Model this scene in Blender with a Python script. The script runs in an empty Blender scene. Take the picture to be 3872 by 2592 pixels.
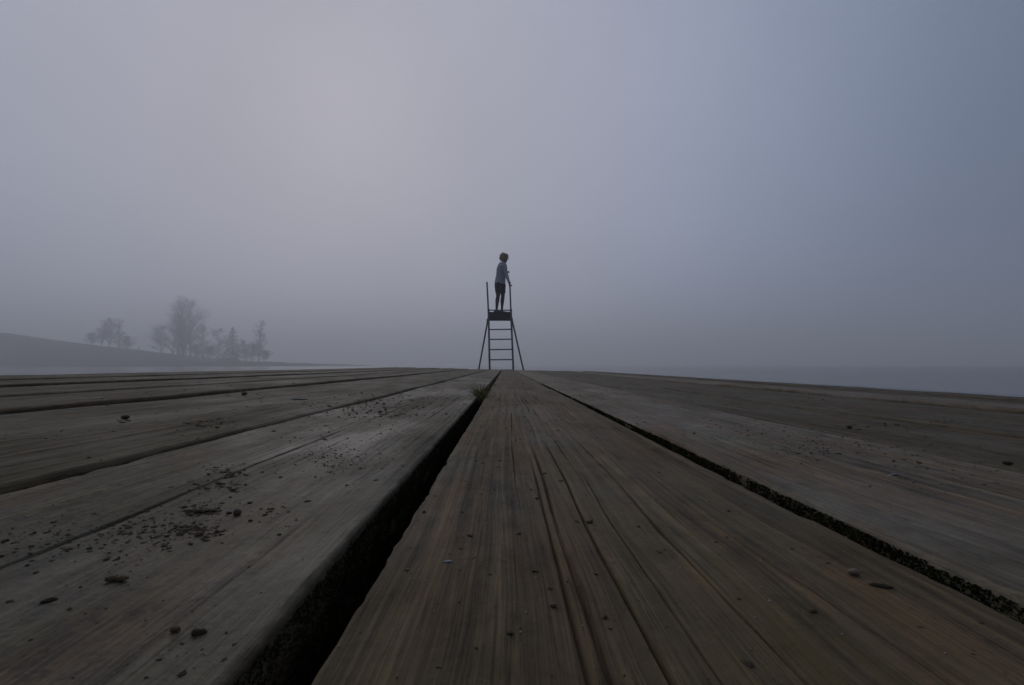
import bpy, bmesh, math, random
import numpy as np
from mathutils import Vector, Matrix, Quaternion, noise as mnoise

scene = bpy.context.scene
COL = scene.collection
RNG = np.random.default_rng(11)
random.seed(11)

# ------------------------------------------------------------------ camera
F_PX, W_PX, H_PX = 1800.0, 3872.0, 2592.0       # focal length in photo pixels, photo size
PITCH = math.atan(84 / F_PX)                    # horizon sits at row 1380 of the photo
CAM_Z = 0.50                                    # lens above the lake surface
CAM_H = 0.0484                                  # lens above the planks

cam_data = bpy.data.cameras.new('camera')
cam = bpy.data.objects.new('camera', cam_data)
COL.objects.link(cam)
cam.location = (0, 0, CAM_Z)
cam.rotation_euler = (math.pi / 2 + PITCH, 0, 0)
cam_data.sensor_width = 36.0
cam_data.lens = F_PX / W_PX * 36.0
cam_data.clip_start = 0.004
cam_data.clip_end = 3000
cam_data.dof.use_dof = True
cam_data.dof.focus_distance = 1.1
cam_data.dof.aperture_fstop = 80
scene.camera = cam

# ------------------------------------------------------------------ sky and sun
SUN_AZ, SUN_EL = math.radians(-22), math.radians(27)      # behind the fog, ahead and to the left
SUN_DIR = Vector((math.sin(SUN_AZ) * math.cos(SUN_EL), math.cos(SUN_AZ) * math.cos(SUN_EL), math.sin(SUN_EL)))

world = bpy.data.worlds.new('World')
scene.world = world
world.use_nodes = True
wn, wl = world.node_tree.nodes, world.node_tree.links
wn.clear()
w_out = wn.new('ShaderNodeOutputWorld')
sky = wn.new('ShaderNodeTexSky')
sky.sky_type = 'NISHITA'
sky.sun_disc = False
sky.sun_elevation = SUN_EL
sky.sun_rotation = SUN_AZ
sky.air_density = 1.0
sky.dust_density = 2.0
sky.ozone_density = 3.0
sky_bg = wn.new('ShaderNodeBackground')
sky_bg.inputs['Strength'].default_value = 0.05
wl.new(sky.outputs[0], sky_bg.inputs['Color'])
# high fog veil: pale grey round the veiled sun, thinning to blue away from it
tc = wn.new('ShaderNodeTexCoord')
dot = wn.new('ShaderNodeVectorMath'); dot.operation = 'DOT_PRODUCT'
dot.inputs[1].default_value = SUN_DIR
wl.new(tc.outputs['Generated'], dot.inputs[0])
ramp = wn.new('ShaderNodeValToRGB')
ramp.color_ramp.interpolation = 'B_SPLINE'
mr = wn.new('ShaderNodeMapRange')
mr.inputs['From Min'].default_value = -1.0
wl.new(dot.outputs['Value'], mr.inputs['Value'])
wl.new(mr.outputs[0], ramp.inputs['Fac'])
els = ramp.color_ramp.elements
els[0].position = 0.0;  els[0].color = (0.075, 0.105, 0.17, 1)
els[1].position = 1.0;  els[1].color = (0.495, 0.482, 0.555, 1)
for p_, c_ in ((0.55, (0.085, 0.12, 0.20, 1)), (0.74, (0.185, 0.24, 0.36, 1)), (0.86, (0.345, 0.402, 0.555, 1)), (0.94, (0.468, 0.490, 0.608, 1))):
    e_ = els.new(p_); e_.color = c_
veil_bg = wn.new('ShaderNodeBackground')
veil_bg.inputs['Strength'].default_value = 1.0
drift = wn.new('ShaderNodeTexNoise')
drift.inputs['Scale'].default_value = 2.2; drift.inputs['Detail'].default_value = 3.0
wl.new(tc.outputs['Generated'], drift.inputs['Vector'])
dmr = wn.new('ShaderNodeMapRange'); dmr.inputs['From Min'].default_value = 0.25; dmr.inputs['From Max'].default_value = 0.75
dmr.inputs['To Min'].default_value = 0.93; dmr.inputs['To Max'].default_value = 1.07
wl.new(drift.outputs['Fac'], dmr.inputs['Value'])
wl.new(dmr.outputs[0], veil_bg.inputs['Strength'])
wl.new(ramp.outputs[0], veil_bg.inputs['Color'])
w_mix = wn.new('ShaderNodeMixShader')
w_mix.inputs[0].default_value = 0.95
wl.new(sky_bg.outputs[0], w_mix.inputs[1])
wl.new(veil_bg.outputs[0], w_mix.inputs[2])
wl.new(w_mix.outputs[0], w_out.inputs['Surface'])

sun_data = bpy.data.lights.new('sun', 'SUN')
sun_data.energy = 0.5
sun_data.angle = math.radians(30)
sun_data.color = (1.0, 0.95, 0.90)
sun = bpy.data.objects.new('sun', sun_data)
COL.objects.link(sun)
sun.rotation_euler = SUN_DIR.to_track_quat('Z', 'Y').to_euler()

scene.view_settings.view_transform = 'Standard'
scene.view_settings.look = 'None'
scene.view_settings.exposure = -0.2
scene.view_settings.gamma = 1.0
scene.view_settings.use_curve_mapping = False
scene.cycles.use_denoising = True
scene.cycles.volume_bounces = 4
scene.cycles.max_bounces = 8

# ------------------------------------------------------------------ helpers
def ray(px, py):
    vx, vy, vz = (px - W_PX / 2) / F_PX, 1.0, -(py - H_PX / 2) / F_PX
    c, s = math.cos(PITCH), math.sin(PITCH)
    return Vector((vx, vy * c - vz * s, vy * s + vz * c))

def at(px, py, y):
    """Point of the place seen at a photo position, y metres ahead of the lens."""
    r = ray(px, py)
    return Vector((0, 0, CAM_Z)) + r * (y / r.y)

def tag(o, label=None, cat=None, group=None, kind=None):
    if label: o['label'] = label
    if cat: o['category'] = cat
    if group: o['group'] = group
    if kind: o['kind'] = kind
    return o

def empty(name, loc=(0, 0, 0)):
    o = bpy.data.objects.new(name, None)
    o.empty_display_size = 0.2
    COL.objects.link(o)
    o.location = loc
    return o

def mesh_obj(name, verts, faces, mat=None, parent=None, smooth=True):
    me = bpy.data.meshes.new(name)
    me.from_pydata([tuple(v) for v in verts], [], [tuple(f) for f in faces])
    if smooth:
        me.polygons.foreach_set('use_smooth', [True] * len(me.polygons))
    me.update()
    o = bpy.data.objects.new(name, me)
    COL.objects.link(o)
    if mat: me.materials.append(mat)
    if parent: o.parent = parent
    return o

def np_mesh(name, V, T, mat=None, parent=None, smooth=True):
    """Mesh from numpy arrays of vertices and equal-sized faces."""
    me = bpy.data.meshes.new(name)
    n, k = T.shape
    me.vertices.add(len(V)); me.loops.add(n * k); me.polygons.add(n)
    me.vertices.foreach_set('co', V.astype(np.float32).ravel())
    me.loops.foreach_set('vertex_index', T.astype(np.int32).ravel())
    me.polygons.foreach_set('loop_start', np.arange(0, n * k, k, dtype=np.int32))
    me.polygons.foreach_set('use_smooth', np.full(n, smooth))
    me.update(calc_edges=True); me.validate()
    o = bpy.data.objects.new(name, me)
    COL.objects.link(o)
    if mat: me.materials.append(mat)
    if parent: o.parent = parent
    return o

def bm_obj(name, bm, mat=None, parent=None, smooth=False):
    me = bpy.data.meshes.new(name)
    bm.normal_update(); bm.to_mesh(me); bm.free()
    if smooth: me.polygons.foreach_set('use_smooth', [True] * len(me.polygons))
    o = bpy.data.objects.new(name, me)
    COL.objects.link(o)
    if mat: me.materials.append(mat)
    if parent: o.parent = parent
    return o

def tube_geo(V, Fc, path, radii, n=8, cap=True):
    """Append a tapered tube along a path to lists V and Fc."""
    path = [Vector(p) for p in path]
    rings = []
    for i, p in enumerate(path):
        d = (path[min(i + 1, len(path) - 1)] - path[max(i - 1, 0)])
        d = d.normalized() if d.length > 1e-9 else Vector((0, 0, 1))
        a = d.orthogonal().normalized() if i == 0 else (pa - d * pa.dot(d)).normalized()
        pa = a
        b = d.cross(a)
        start = len(V)
        r = radii[i] if hasattr(radii, '__len__') else radii
        for k in range(n):
            t = 2 * math.pi * k / n
            V.append(p + a * (math.cos(t) * r) + b * (math.sin(t) * r))
        rings.append(start)
    for i in range(len(rings) - 1):
        for k in range(n):
            k2 = (k + 1) % n
            Fc.append((rings[i] + k, rings[i] + k2, rings[i + 1] + k2, rings[i + 1] + k))
    if cap:
        Fc.append(tuple(rings[0] + k for k in reversed(range(n))))
        Fc.append(tuple(rings[-1] + k for k in range(n)))

def tube(name, path, radii, mat, parent=None, n=10):
    V, Fc = [], []
    tube_geo(V, Fc, path, radii, n)
    o = mesh_obj(name, V, Fc, mat, parent)
    return o

def box(name, c, size, mat, parent=None, bevel=0.004, rot=None):
    bm = bmesh.new()
    bmesh.ops.create_cube(bm, size=1.0)
    bmesh.ops.scale(bm, vec=size, verts=bm.verts)
    if bevel:
        bmesh.ops.bevel(bm, geom=list(bm.edges), offset=bevel, segments=2, affect='EDGES')
    if rot is not None: bmesh.ops.transform(bm, matrix=rot.to_4x4(), verts=bm.verts)
    bmesh.ops.translate(bm, vec=c, verts=bm.verts)
    return bm_obj(name, bm, mat, parent)

# value noise in numpy
class VNoise:
    def __init__(self, seed, n=512):
        self.t = np.random.default_rng(seed).random((n, n)); self.n = n
    def __call__(self, x, y):
        x = np.asarray(x, float); y = np.asarray(y, float)
        xi = np.floor(x).astype(int); yi = np.floor(y).astype(int)
        fx = x - xi; fy = y - yi
        fx = fx * fx * (3 - 2 * fx); fy = fy * fy * (3 - 2 * fy)
        n, t = self.n, self.t
        a = t[xi % n, yi % n]; b = t[(xi + 1) % n, yi % n]
        c = t[xi % n, (yi + 1) % n]; d = t[(xi + 1) % n, (yi + 1) % n]
        return (a * (1 - fx) + b * fx) * (1 - fy) + (c * (1 - fx) + d * fx) * fy
    def fbm(self, x, y, o=4):
        s = 0; a = 0.5
        for k in range(o):
            s = s + a * self(x * 2 ** k + 17 * k, y * 2 ** k + 31 * k); a *= 0.5
        return s

# ------------------------------------------------------------------ materials
class NT:
    def __init__(self, name):
        self.m = bpy.data.materials.new(name); self.m.use_nodes = True
        self.t = self.m.node_tree; self.n = self.t.nodes; self.l = self.t.links
        self.bsdf = self.n['Principled BSDF']
        self.co = self.n.new('ShaderNodeTexCoord')
    def link(self, a, b): self.l.new(a, b)
    def mapping(self, scale, src='Object', loc=None):
        mp = self.n.new('ShaderNodeMapping')
        mp.inputs['Scale'].default_value = scale
        self.link(self.co.outputs[src] if isinstance(src, str) else src, mp.inputs['Vector'])
        if loc is not None: self.link(loc, mp.inputs['Location'])
        return mp.outputs[0]
    def noise(self, vec, scale=1.0, detail=4, rough=0.55, dist=0.0):
        t = self.n.new('ShaderNodeTexNoise')
        t.inputs['Scale'].default_value = scale; t.inputs['Detail'].default_value = detail
        t.inputs['Roughness'].default_value = rough; t.inputs['Distortion'].default_value = dist
        if vec is not None: self.link(vec, t.inputs['Vector'])
        return t.outputs['Fac']
    def ramp(self, fac, stops):
        r = self.n.new('ShaderNodeValToRGB')
        e = r.color_ramp.elements
        while len(e) < len(stops): e.new(0.5)
        for q, (p, c) in zip(e, stops):
            q.position = p; q.color = (*c, 1) if len(c) == 3 else c
        self.link(fac, r.inputs['Fac'])
        return r.outputs[0]
    def mix(self, fac, a, b, blend='MIX'):
        m = self.n.new('ShaderNodeMix'); m.data_type = 'RGBA'; m.blend_type = blend
        for s, v in ((m.inputs[0], fac), (m.inputs[6], a), (m.inputs[7], b)):
            if hasattr(v, 'links'): self.link(v, s)
            elif isinstance(v, (int, float)): s.default_value = v
            else: s.default_value = (*v, 1)
        return m.outputs[2]
    def math(self, op, a, b=0.0, clamp=False):
        m = self.n.new('ShaderNodeMath'); m.operation = op; m.use_clamp = clamp
        for s, v in zip(m.inputs, (a, b)):
            if hasattr(v, 'links'): self.link(v, s)
            else: s.default_value = v
        return m.outputs[0]
    def bump(self, h, strength, dist, prev=None):
        b = self.n.new('ShaderNodeBump')
        b.inputs['Strength'].default_value = strength; b.inputs['Distance'].default_value = dist
        self.link(h, b.inputs['Height'])
        if prev is not None: self.link(prev, b.inputs['Normal'])
        return b.outputs[0]
    def finish(self, color=None, rough=None, normal=None, spec=None, metallic=None):
        i = self.bsdf.inputs
        for key, v in (('Base Color', color), ('Roughness', rough), ('Normal', normal), ('Specular IOR Level', spec), ('Metallic', metallic)):
            if v is None: continue
            if hasattr(v, 'links'): self.link(v, i[key])
            elif isinstance(v, tuple): i[key].default_value = (*v, 1)
            else: i[key].default_value = v
        return self.m

def wood_material(name, dark, light, grey, grey_amt=0.5, algae=None, rough=(0.5, 0.8), spec=0.4, speckle=0.60):
    q = NT(name)
    info = q.n.new('ShaderNodeObjectInfo')
    off = q.n.new('ShaderNodeVectorMath'); off.operation = 'SCALE'
    comb = q.n.new('ShaderNodeCombineXYZ')
    for k in range(3): q.link(info.outputs['Random'], comb.inputs[k])
    q.link(comb.outputs[0], off.inputs[0]); off.inputs['Scale'].default_value = 37.0
    wob = q.noise(q.mapping((14, 5, 14), loc=off.outputs[0]), 1.0, 2)
    # grain lines that wander sideways along the plank
    sep = q.n.new('ShaderNodeSeparateXYZ'); q.link(q.co.outputs['Object'], sep.inputs[0])
    xw = q.math('ADD', sep.outputs[0], q.math('MULTIPLY', wob, 0.010))
    cw = q.n.new('ShaderNodeCombineXYZ')
    q.link(xw, cw.inputs[0]); q.link(sep.outputs[1], cw.inputs[1]); q.link(sep.outputs[2], cw.inputs[2])
    v = cw.outputs[0]
    streak = q.noise(q.mapping((230, 3.2, 60), v, off.outputs[0]), 1.0, 5, 0.65)
    fine = q.noise(q.mapping((1500, 22, 300), v, off.outputs[0]), 1.0, 3, 0.6)
    blot = q.noise(q.mapping((16, 7, 10), loc=off.outputs[0]), 1.0, 4, 0.6)
    speck = q.noise(q.mapping((420, 260, 300), loc=off.outputs[0]), 1.0, 3, 0.7)
    base = q.ramp(streak, [(0.36, dark), (0.5, tuple((a * .9 + b) / 2 for a, b in zip(dark, light))), (0.65, light)])
    gfac = q.math('MULTIPLY', q.ramp(blot, [(0.35, (0, 0, 0)), (0.65, (1, 1, 1))]), grey_amt)
    c = q.mix(gfac, base, grey)
    warm = q.noise(q.mapping((55, 9, 40), loc=off.outputs[0]), 1.0, 4, 0.65)
    c = q.mix(0.8, c, q.ramp(warm, [(0.36, (0.86, 0.98, 0.92)), (0.5, (1, 1, 1)), (0.64, (1.22, 0.98, 0.86))]), 'MULTIPLY')
    c = q.mix(0.8, c, q.ramp(fine, [(0.3, (0.40, 0.40, 0.40)), (0.5, (0.95, 0.95, 0.95)), (0.7, (1.4, 1.4, 1.4))]), 'MULTIPLY')
    mott = q.noise(q.mapping((95, 60, 80), loc=off.outputs[0]), 1.0, 5, 0.7)
    c = q.mix(0.8, c, q.ramp(mott, [(0.32, (0.5, 0.5, 0.5)), (0.5, (1.0, 1.0, 1.0)), (0.68, (1.35, 1.35, 1.35))]), 'MULTIPLY')
    c = q.mix(q.ramp(speck, [(speckle, (0, 0, 0)), (speckle + 0.10, (0.6, 0.6, 0.6))]), c, (0.03, 0.025, 0.02))
    # dirt trodden into the grain, and hair-thin dark fibres
    film = q.noise(q.mapping((26, 15, 20), loc=off.outputs[0]), 1.0, 6, 0.72)
    c = q.mix(q.ramp(film, [(0.40, (0, 0, 0)), (0.62, (0.62, 0.62, 0.62))]), c, tuple(0.55 * (a + b) for a, b in zip(dark, light)))
    hair = q.noise(q.mapping((480, 6.5, 200), v, off.outputs[0]), 1.0, 4, 0.6)
    c = q.mix(0.75, c, q.ramp(hair, [(0.42, (1, 1, 1)), (0.455, (0.45, 0.45, 0.45)), (0.49, (1, 1, 1))]), 'MULTIPLY')
    if algae:
        ax, aw, y0, y1, colr = algae
        d = q.math('ABSOLUTE', q.math('SUBTRACT', xw, ax))
        mask = q.math('SUBTRACT', 1.0, q.math('DIVIDE', d, aw), True)
        my = q.n.new('ShaderNodeMapRange'); my.inputs['From Min'].default_value = y1; my.inputs['From Max'].default_value = y0
        q.link(sep.outputs[1], my.inputs['Value'])
        mask = q.math('MULTIPLY', mask, my.outputs[0])
        st2 = q.noise(q.mapping((240, 6, 60), v, off.outputs[0]), 1.0, 3, 0.6)
        mask = q.math('MULTIPLY', mask, q.ramp(st2, [(0.36, (0, 0, 0)), (0.66, (0.6, 0.6, 0.6))]), True)
        c = q.mix(mask, c, colr)
    r = q.n.new('ShaderNodeMapRange'); q.link(blot, r.inputs['Value'])
    r.inputs['From Min'].default_value = 0.3; r.inputs['From Max'].default_value = 0.7
    r.inputs['To Min'].default_value = rough[1]; r.inputs['To Max'].default_value = rough[0]
    nrm = q.bump(streak, 0.35, 0.0012)
    nrm = q.bump(fine, 0.5, 0.0006, nrm)
    nrm = q.bump(speck, 0.5, 0.0008, nrm)
    return q.finish(c, r.outputs[0], nrm, spec)

def plain(name, color, rough=0.7, spec=0.4, var=0.25, scale=40, bump=0.0, bdist=0.002, metallic=0.0):
    q = NT(name)
    n = q.noise(q.mapping((scale,) * 3), 1.0, 4, 0.6)
    c = q.ramp(n, [(0.3, tuple(a * (1 - var) for a in color)), (0.7, tuple(a * (1 + var) for a in color))])
    nrm = q.bump(n, bump, bdist) if bump else None
    return q.finish(c, rough, nrm, spec, metallic)

M = {}
M['plank_mid'] = wood_material('plank_mid', (0.046, 0.031, 0.016), (0.200, 0.135, 0.066), (0.122, 0.101, 0.062), 0.4,
                               algae=(0.066, 0.042, 0.085, 0.32, (0.112, 0.086, 0.020)), rough=(0.65, 0.9), spec=0.2)
M['plank_grey'] = wood_material('plank_grey', (0.042, 0.031, 0.016), (0.170, 0.126, 0.066), (0.128, 0.109, 0.073), 0.5, rough=(0.52, 0.88), spec=0.24, speckle=0.50)
M['plank_brown'] = wood_material('plank_brown', (0.046, 0.034, 0.018), (0.164, 0.123, 0.068), (0.132, 0.114, 0.075), 0.5, rough=(0.65, 0.9), spec=0.2)
M['plank_red'] = wood_material('plank_red', (0.070, 0.050, 0.029), (0.230, 0.166, 0.098), (0.205, 0.180, 0.132), 0.6, rough=(0.6, 0.9), spec=0.3)
M['plank_wet'] = wood_material('plank_wet', (0.04, 0.04, 0.034), (0.10, 0.10, 0.09), (0.12, 0.12, 0.115), 0.8, rough=(0.12, 0.28), spec=0.6)
M['beam'] = wood_material('beam', (0.02, 0.017, 0.014), (0.05, 0.042, 0.035), (0.05, 0.048, 0.045), 0.4)
M['float'] = plain('float', (0.02, 0.021, 0.023), 0.6)  # for the unseen floats added as light blockers below the planks

# ------------------------------------------------------------------ lake
def lake():
    q = NT('lake_water')
    n1 = q.noise(q.mapping((0.9, 0.5, 1)), 1.0, 3, 0.5)
    nrm = q.bump(n1, 0.02, 0.02)
    q.bsdf.inputs['IOR'].default_value = 1.33
    m = q.finish((0.012, 0.016, 0.018), 0.13, nrm, 0.5)
    S = 900
    o = mesh_obj('lake', [(-S, -S, 0), (S, -S, 0), (S, S, 0), (-S, S, 0)], [(0, 1, 2, 3)], m, smooth=False)
    tag(o, 'still grey lake water fading into the fog', kind='structure')
lake()

# ------------------------------------------------------------------ jetty
# deck frame: planks run to the photo's vanishing point, the deck lists a little to the right
U = ray(1908, 1386).normalized()
XD = Vector((1, 0, -0.0175)); XD = (XD - U * XD.dot(U)).normalized()
ND = XD.cross(U)
DECK_M = Matrix((XD, U, ND)).transposed().to_4x4()
DECK_M.translation = Vector((0, 0, CAM_Z)) - ND * CAM_H

def deck_xy(px, py):
    r = ray(px, py); k = -CAM_H / ND.dot(r)
    p = r * k
    return p.dot(XD), p.dot(U)

jetty = empty('timber_jetty')
jetty.matrix_world = DECK_M
tag(jetty, 'weathered brown timber jetty of long lengthwise planks, dirt strewn over it', 'jetty')

#            x0      x1     material        columns
PLANKS = [(-1.415, -1.282, 'plank_brown', 40),
          (-1.270, -1.135, 'plank_brown', 40), (-1.124, -0.988, 'plank_brown', 40),
          (-0.976, -0.842, 'plank_brown', 44), (-0.832, -0.768, 'plank_brown', 44),
          (-0.757, -0.622, 'plank_brown', 60), (-0.611, -0.468, 'plank_brown', 80),
          (-0.458, -0.326, 'plank_brown', 110), (-0.317, -0.1915, 'plank_brown', 170),
          (-0.1745, -0.0415, 'plank_grey', 320), (-0.0295, 0.1055, 'plank_mid', 800),
          (0.1185, 0.262, 'plank_red', 300), (0.2665, 0.411, 'plank_brown', 150),
          (0.4205, 0.560, 'plank_brown', 80), (0.569, 0.706, 'plank_brown', 60),
          (0.716, 0.852, 'plank_red', 44), (0.861, 0.998, 'plank_brown', 44),
          (1.007, 1.140, 'plank_brown', 40), (1.150, 1.290, 'plank_wet', 40)]
Y_NEAR, Y_FAR = -1.3, 6.15
VN = [VNoise(100 + k) for k in range(len(PLANKS))]
EDGE_R = [0.0035 + 0.003 * ((k * 37) % 10) / 10 for k in range(len(PLANKS))]
EDGE_R[11] = 0.0045; EDGE_R[8] = 0.004; EDGE_R[9] = 0.0016; EDGE_R[10] = 0.0016
LIFT = [0.001 * (((k * 53) % 7) - 3) for k in range(len(PLANKS))]
LIFT[9] = 0.0; LIFT[10] = 0.0; LIFT[11] = 0.0; LIFT[12] = -0.0025

CRACKS = {}
def crack_set(k, spec):
    CRACKS.setdefault(k, []).extend(spec)
# splits in the middle plank: (x at near end, x at far end, y0, y1, half width, depth)
crng = np.random.default_rng(5)
xs = [0.0065, 0.0145, 0.0175, 0.0275, 0.0345, 0.0370, 0.0475, 0.0515, 0.0610, 0.0735]
for q_, x_ in enumerate(xs):
    far = 0.30 + crng.random() * 0.35
    crack_set(10, [(x_, x_ * 0.92 + 0.001, (-0.12 if q_ % 2 else 0.02 + crng.random() * 0.16), far, 0.00016 + 0.00020 * crng.random(), 0.0008 + 0.0019 * crng.random() * (1 if x_ > 0 else 0.4))])
for q_ in range(10):
    x_ = 0.005 + 0.07 * crng.random(); y_ = 0.25 + crng.random() * 0.25
    crack_set(10, [(x_, x_, y_, y_ + 0.2 + crng.random() * 0.5, 0.0003, 0.0012 + 0.001 * crng.random())])
for k_, n_ in ((9, 4), (11, 9), (8, 5), (12, 6), (7, 4), (13, 4), (6, 4)):
    a_, b_ = PLANKS[k_][:2]
    for q_ in range(n_):
        x_ = a_ + 0.012 + (b_ - a_ - 0.024) * crng.random(); y_ = 0.08 + crng.random() ** 2 * 1.6
        crack_set(k_, [(x_, x_ + 0.004 * (crng.random() - .5), y_, y_ + 0.15 + crng.random() * 0.7, 0.0003 + 0.0003 * crng.random(), 0.0005 + 0.0010 * crng.random())])
crack_set(9, [(-0.118, -0.120, 0.09, 0.30, 0.0005, 0.0024), (-0.062, -0.061, 0.06, 0.16, 0.0003, 0.0008)])

def warp(x, y):
    """The far left corner of the jetty rides a little higher."""
    y = np.asarray(y, float)
    return 0.010 * np.clip(-np.asarray(x, float) / 1.3, 0, 1.2) * np.clip(y / 6, 0, 1) ** 2 + 0.0035 * np.clip(y / 6, 0, 1) ** 2

def plank_height(k, x, y):
    x = np.asarray(x, float); y = np.asarray(y, float)
    x0, x1 = PLANKS[k][:2]
    vn = VN[k]
    u = (x - (x0 + x1) / 2) / ((x1 - x0) / 2)
    wob = (vn(y * 14 + 3, x * 45) - 0.5) * 0.0034 + (vn(y * 3.2, x * 12 + 50) - 0.5) * 0.006
    xx = x + wob
    z = LIFT[k] - 0.0011 * u * u * (1 if k % 3 else -0.6)
    z = z + 0.0004 * (vn(xx * 130, y * 1.5) - 0.5) + 0.0007 * (vn(xx * 420 + 9, y * 4) - 0.5)
    z = z + 0.0016 * (vn(x * 18 + 5, y * 6) - 0.5) + 0.0004 * (vn(x * 300, y * 120) - 0.5)
    for (xa, xb, ya, yb, w, d) in CRACKS.get(k, ()):
        t = np.clip((y - ya) / (yb - ya), 0, 1)
        path = xa + (xb - xa) * t
        env = np.clip(np.minimum(y - ya, yb - y) / (0.25 * (yb - ya)), 0, 1)
        env = env * np.clip(2.1 * vn(y * 16 + xa * 900, 3.3) - 0.15, 0, 1)
        z = z - d * env * np.exp(-((xx - path) / (w * (0.6 + 0.8 * env))) ** 2)
    return z + warp(x, y)

def edge_shift(k, y, seed):
    vn = VN[k]
    e = 0.0016 * (vn(y * 5 + seed, 0.5) - 0.5) + 0.0010 * (vn(y * 60 + seed, 4.5) - 0.5) + 0.0010 * (vn(y * 260 + seed, 8.5) - 0.5)
    return e - np.clip(vn(y * 90 + seed, 12.5) - 0.80, 0, 1) * 0.012

def make_plank(k):
    x0, x1, mat, nx = PLANKS[k]
    vn = VN[k]
    near = nx >= 150
    rows = np.concatenate([np.linspace(Y_NEAR, 0.02, 6), 0.035 * (1.021 if near else 1.04) ** np.arange(0, 400)])
    yend = Y_FAR + 0.012 * math.sin(k * 2.3) + 0.02 * math.sin(k * 0.7)
    rows = np.concatenate([rows[rows < yend - 0.02], [yend]])
    ny = len(rows)
    r = EDGE_R[k]; th = 0.045
    # profile: bottom left up the side, rounded arris, across the top, down to bottom right
    na = 6 if near else 3
    ang = np.linspace(0, math.pi / 2, na + 1)
    sd_ = np.array([-th, -0.034, -0.026, -0.019, -0.014, -0.010, -0.0075, -r - 0.0010, -r - 0.0003])
    sx = np.concatenate([np.zeros(len(sd_)), r - r * np.cos(ang)])
    sz = np.concatenate([sd_, -r + r * np.sin(ang)])
    top = np.linspace(r, (x1 - x0) - r, nx)[1:-1]
    px = np.concatenate([sx, top, (x1 - x0) - sx[::-1]])
    pz = np.concatenate([sz, np.zeros(len(top)), sz[::-1]])
    npf = len(px)
    X = x0 + np.tile(px, (ny, 1)); Yg = np.tile(rows[:, None], (1, npf)); Z = np.tile(pz, (ny, 1))
    # ragged arrises: slow wander plus nicks and splinters
    edge = lambda seed: edge_shift(k, rows, seed)
    wl_ = np.zeros(npf); wl_[:] = np.clip(1 - px / 0.006, 0, 1)
    wr_ = np.clip(1 - ((x1 - x0) - px) / 0.006, 0, 1)
    X = X - edge(3)[:, None] * wl_[None] + edge(77)[:, None] * wr_[None]
    depth_f = np.clip(1 + pz / 0.02, 0, 1)[None]
    Z = Z + plank_height(k, X, Yg) * depth_f
    X = X + 0.0012 * (vn(Yg * 30, Z * 300 + 7) - 0.5) * (1 - depth_f)
    V = np.stack([X, Yg, Z], -1).reshape(-1, 3)
    i = np.arange(ny - 1)[:, None] * npf; j = np.arange(npf)[None]
    j2 = (j + 1) % npf
    T = np.stack([i + j, i + j2, i + npf + j2, i + npf + j], -1).reshape(-1, 4)
    o = np_mesh('plank', V, T, M[mat], jetty)
    # end caps
    bm = bmesh.new(); bm.from_mesh(o.data); bm.verts.ensure_lookup_table()
    f1 = bm.faces.new([bm.verts[v] for v in range(npf)])
    f2 = bm.faces.new([bm.verts[(ny - 1) * npf + v] for v in reversed(range(npf))])
    bmesh.ops.triangulate(bm, faces=[f1, f2])
    bmesh.ops.recalc_face_normals(bm, faces=bm.faces)
    bm.to_mesh(o.data); bm.free()
    return o

for k in range(len(PLANKS)): make_plank(k)
for yb in np.arange(-1.1, 6.1, 0.9):
    box('joist', (-0.06, float(yb), -0.105), (2.62, 0.07, 0.115), M['beam'], jetty)
for xb in (-1.352, 1.222):  # unseen beams added along both sides to stop light entering under the deck
    box('light_block_beam', (xb, 2.42, -0.12), (0.06, 7.1, 0.14), M['beam'], jetty)
for xb in (-0.72, 0.60):  # unseen dark floats, added to block light so the plank gaps stay black
    box('float', (xb, 2.42, -0.355), (1.16, 7.0, 0.37), M['float'], jetty, bevel=0.03)

def plank_at(x):
    for k, p in enumerate(PLANKS):
        if p[0] + 0.001 < x < p[1] - 0.001: return k
    return None

def on_deck(px, py):
    """Deck-frame point under a photo position."""
    x, y = deck_xy(px, py)
    k = plank_at(x)
    z = float(plank_height(k, x, y)) if k is not None else 0.0
    return Vector((x, y, z))

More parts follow.
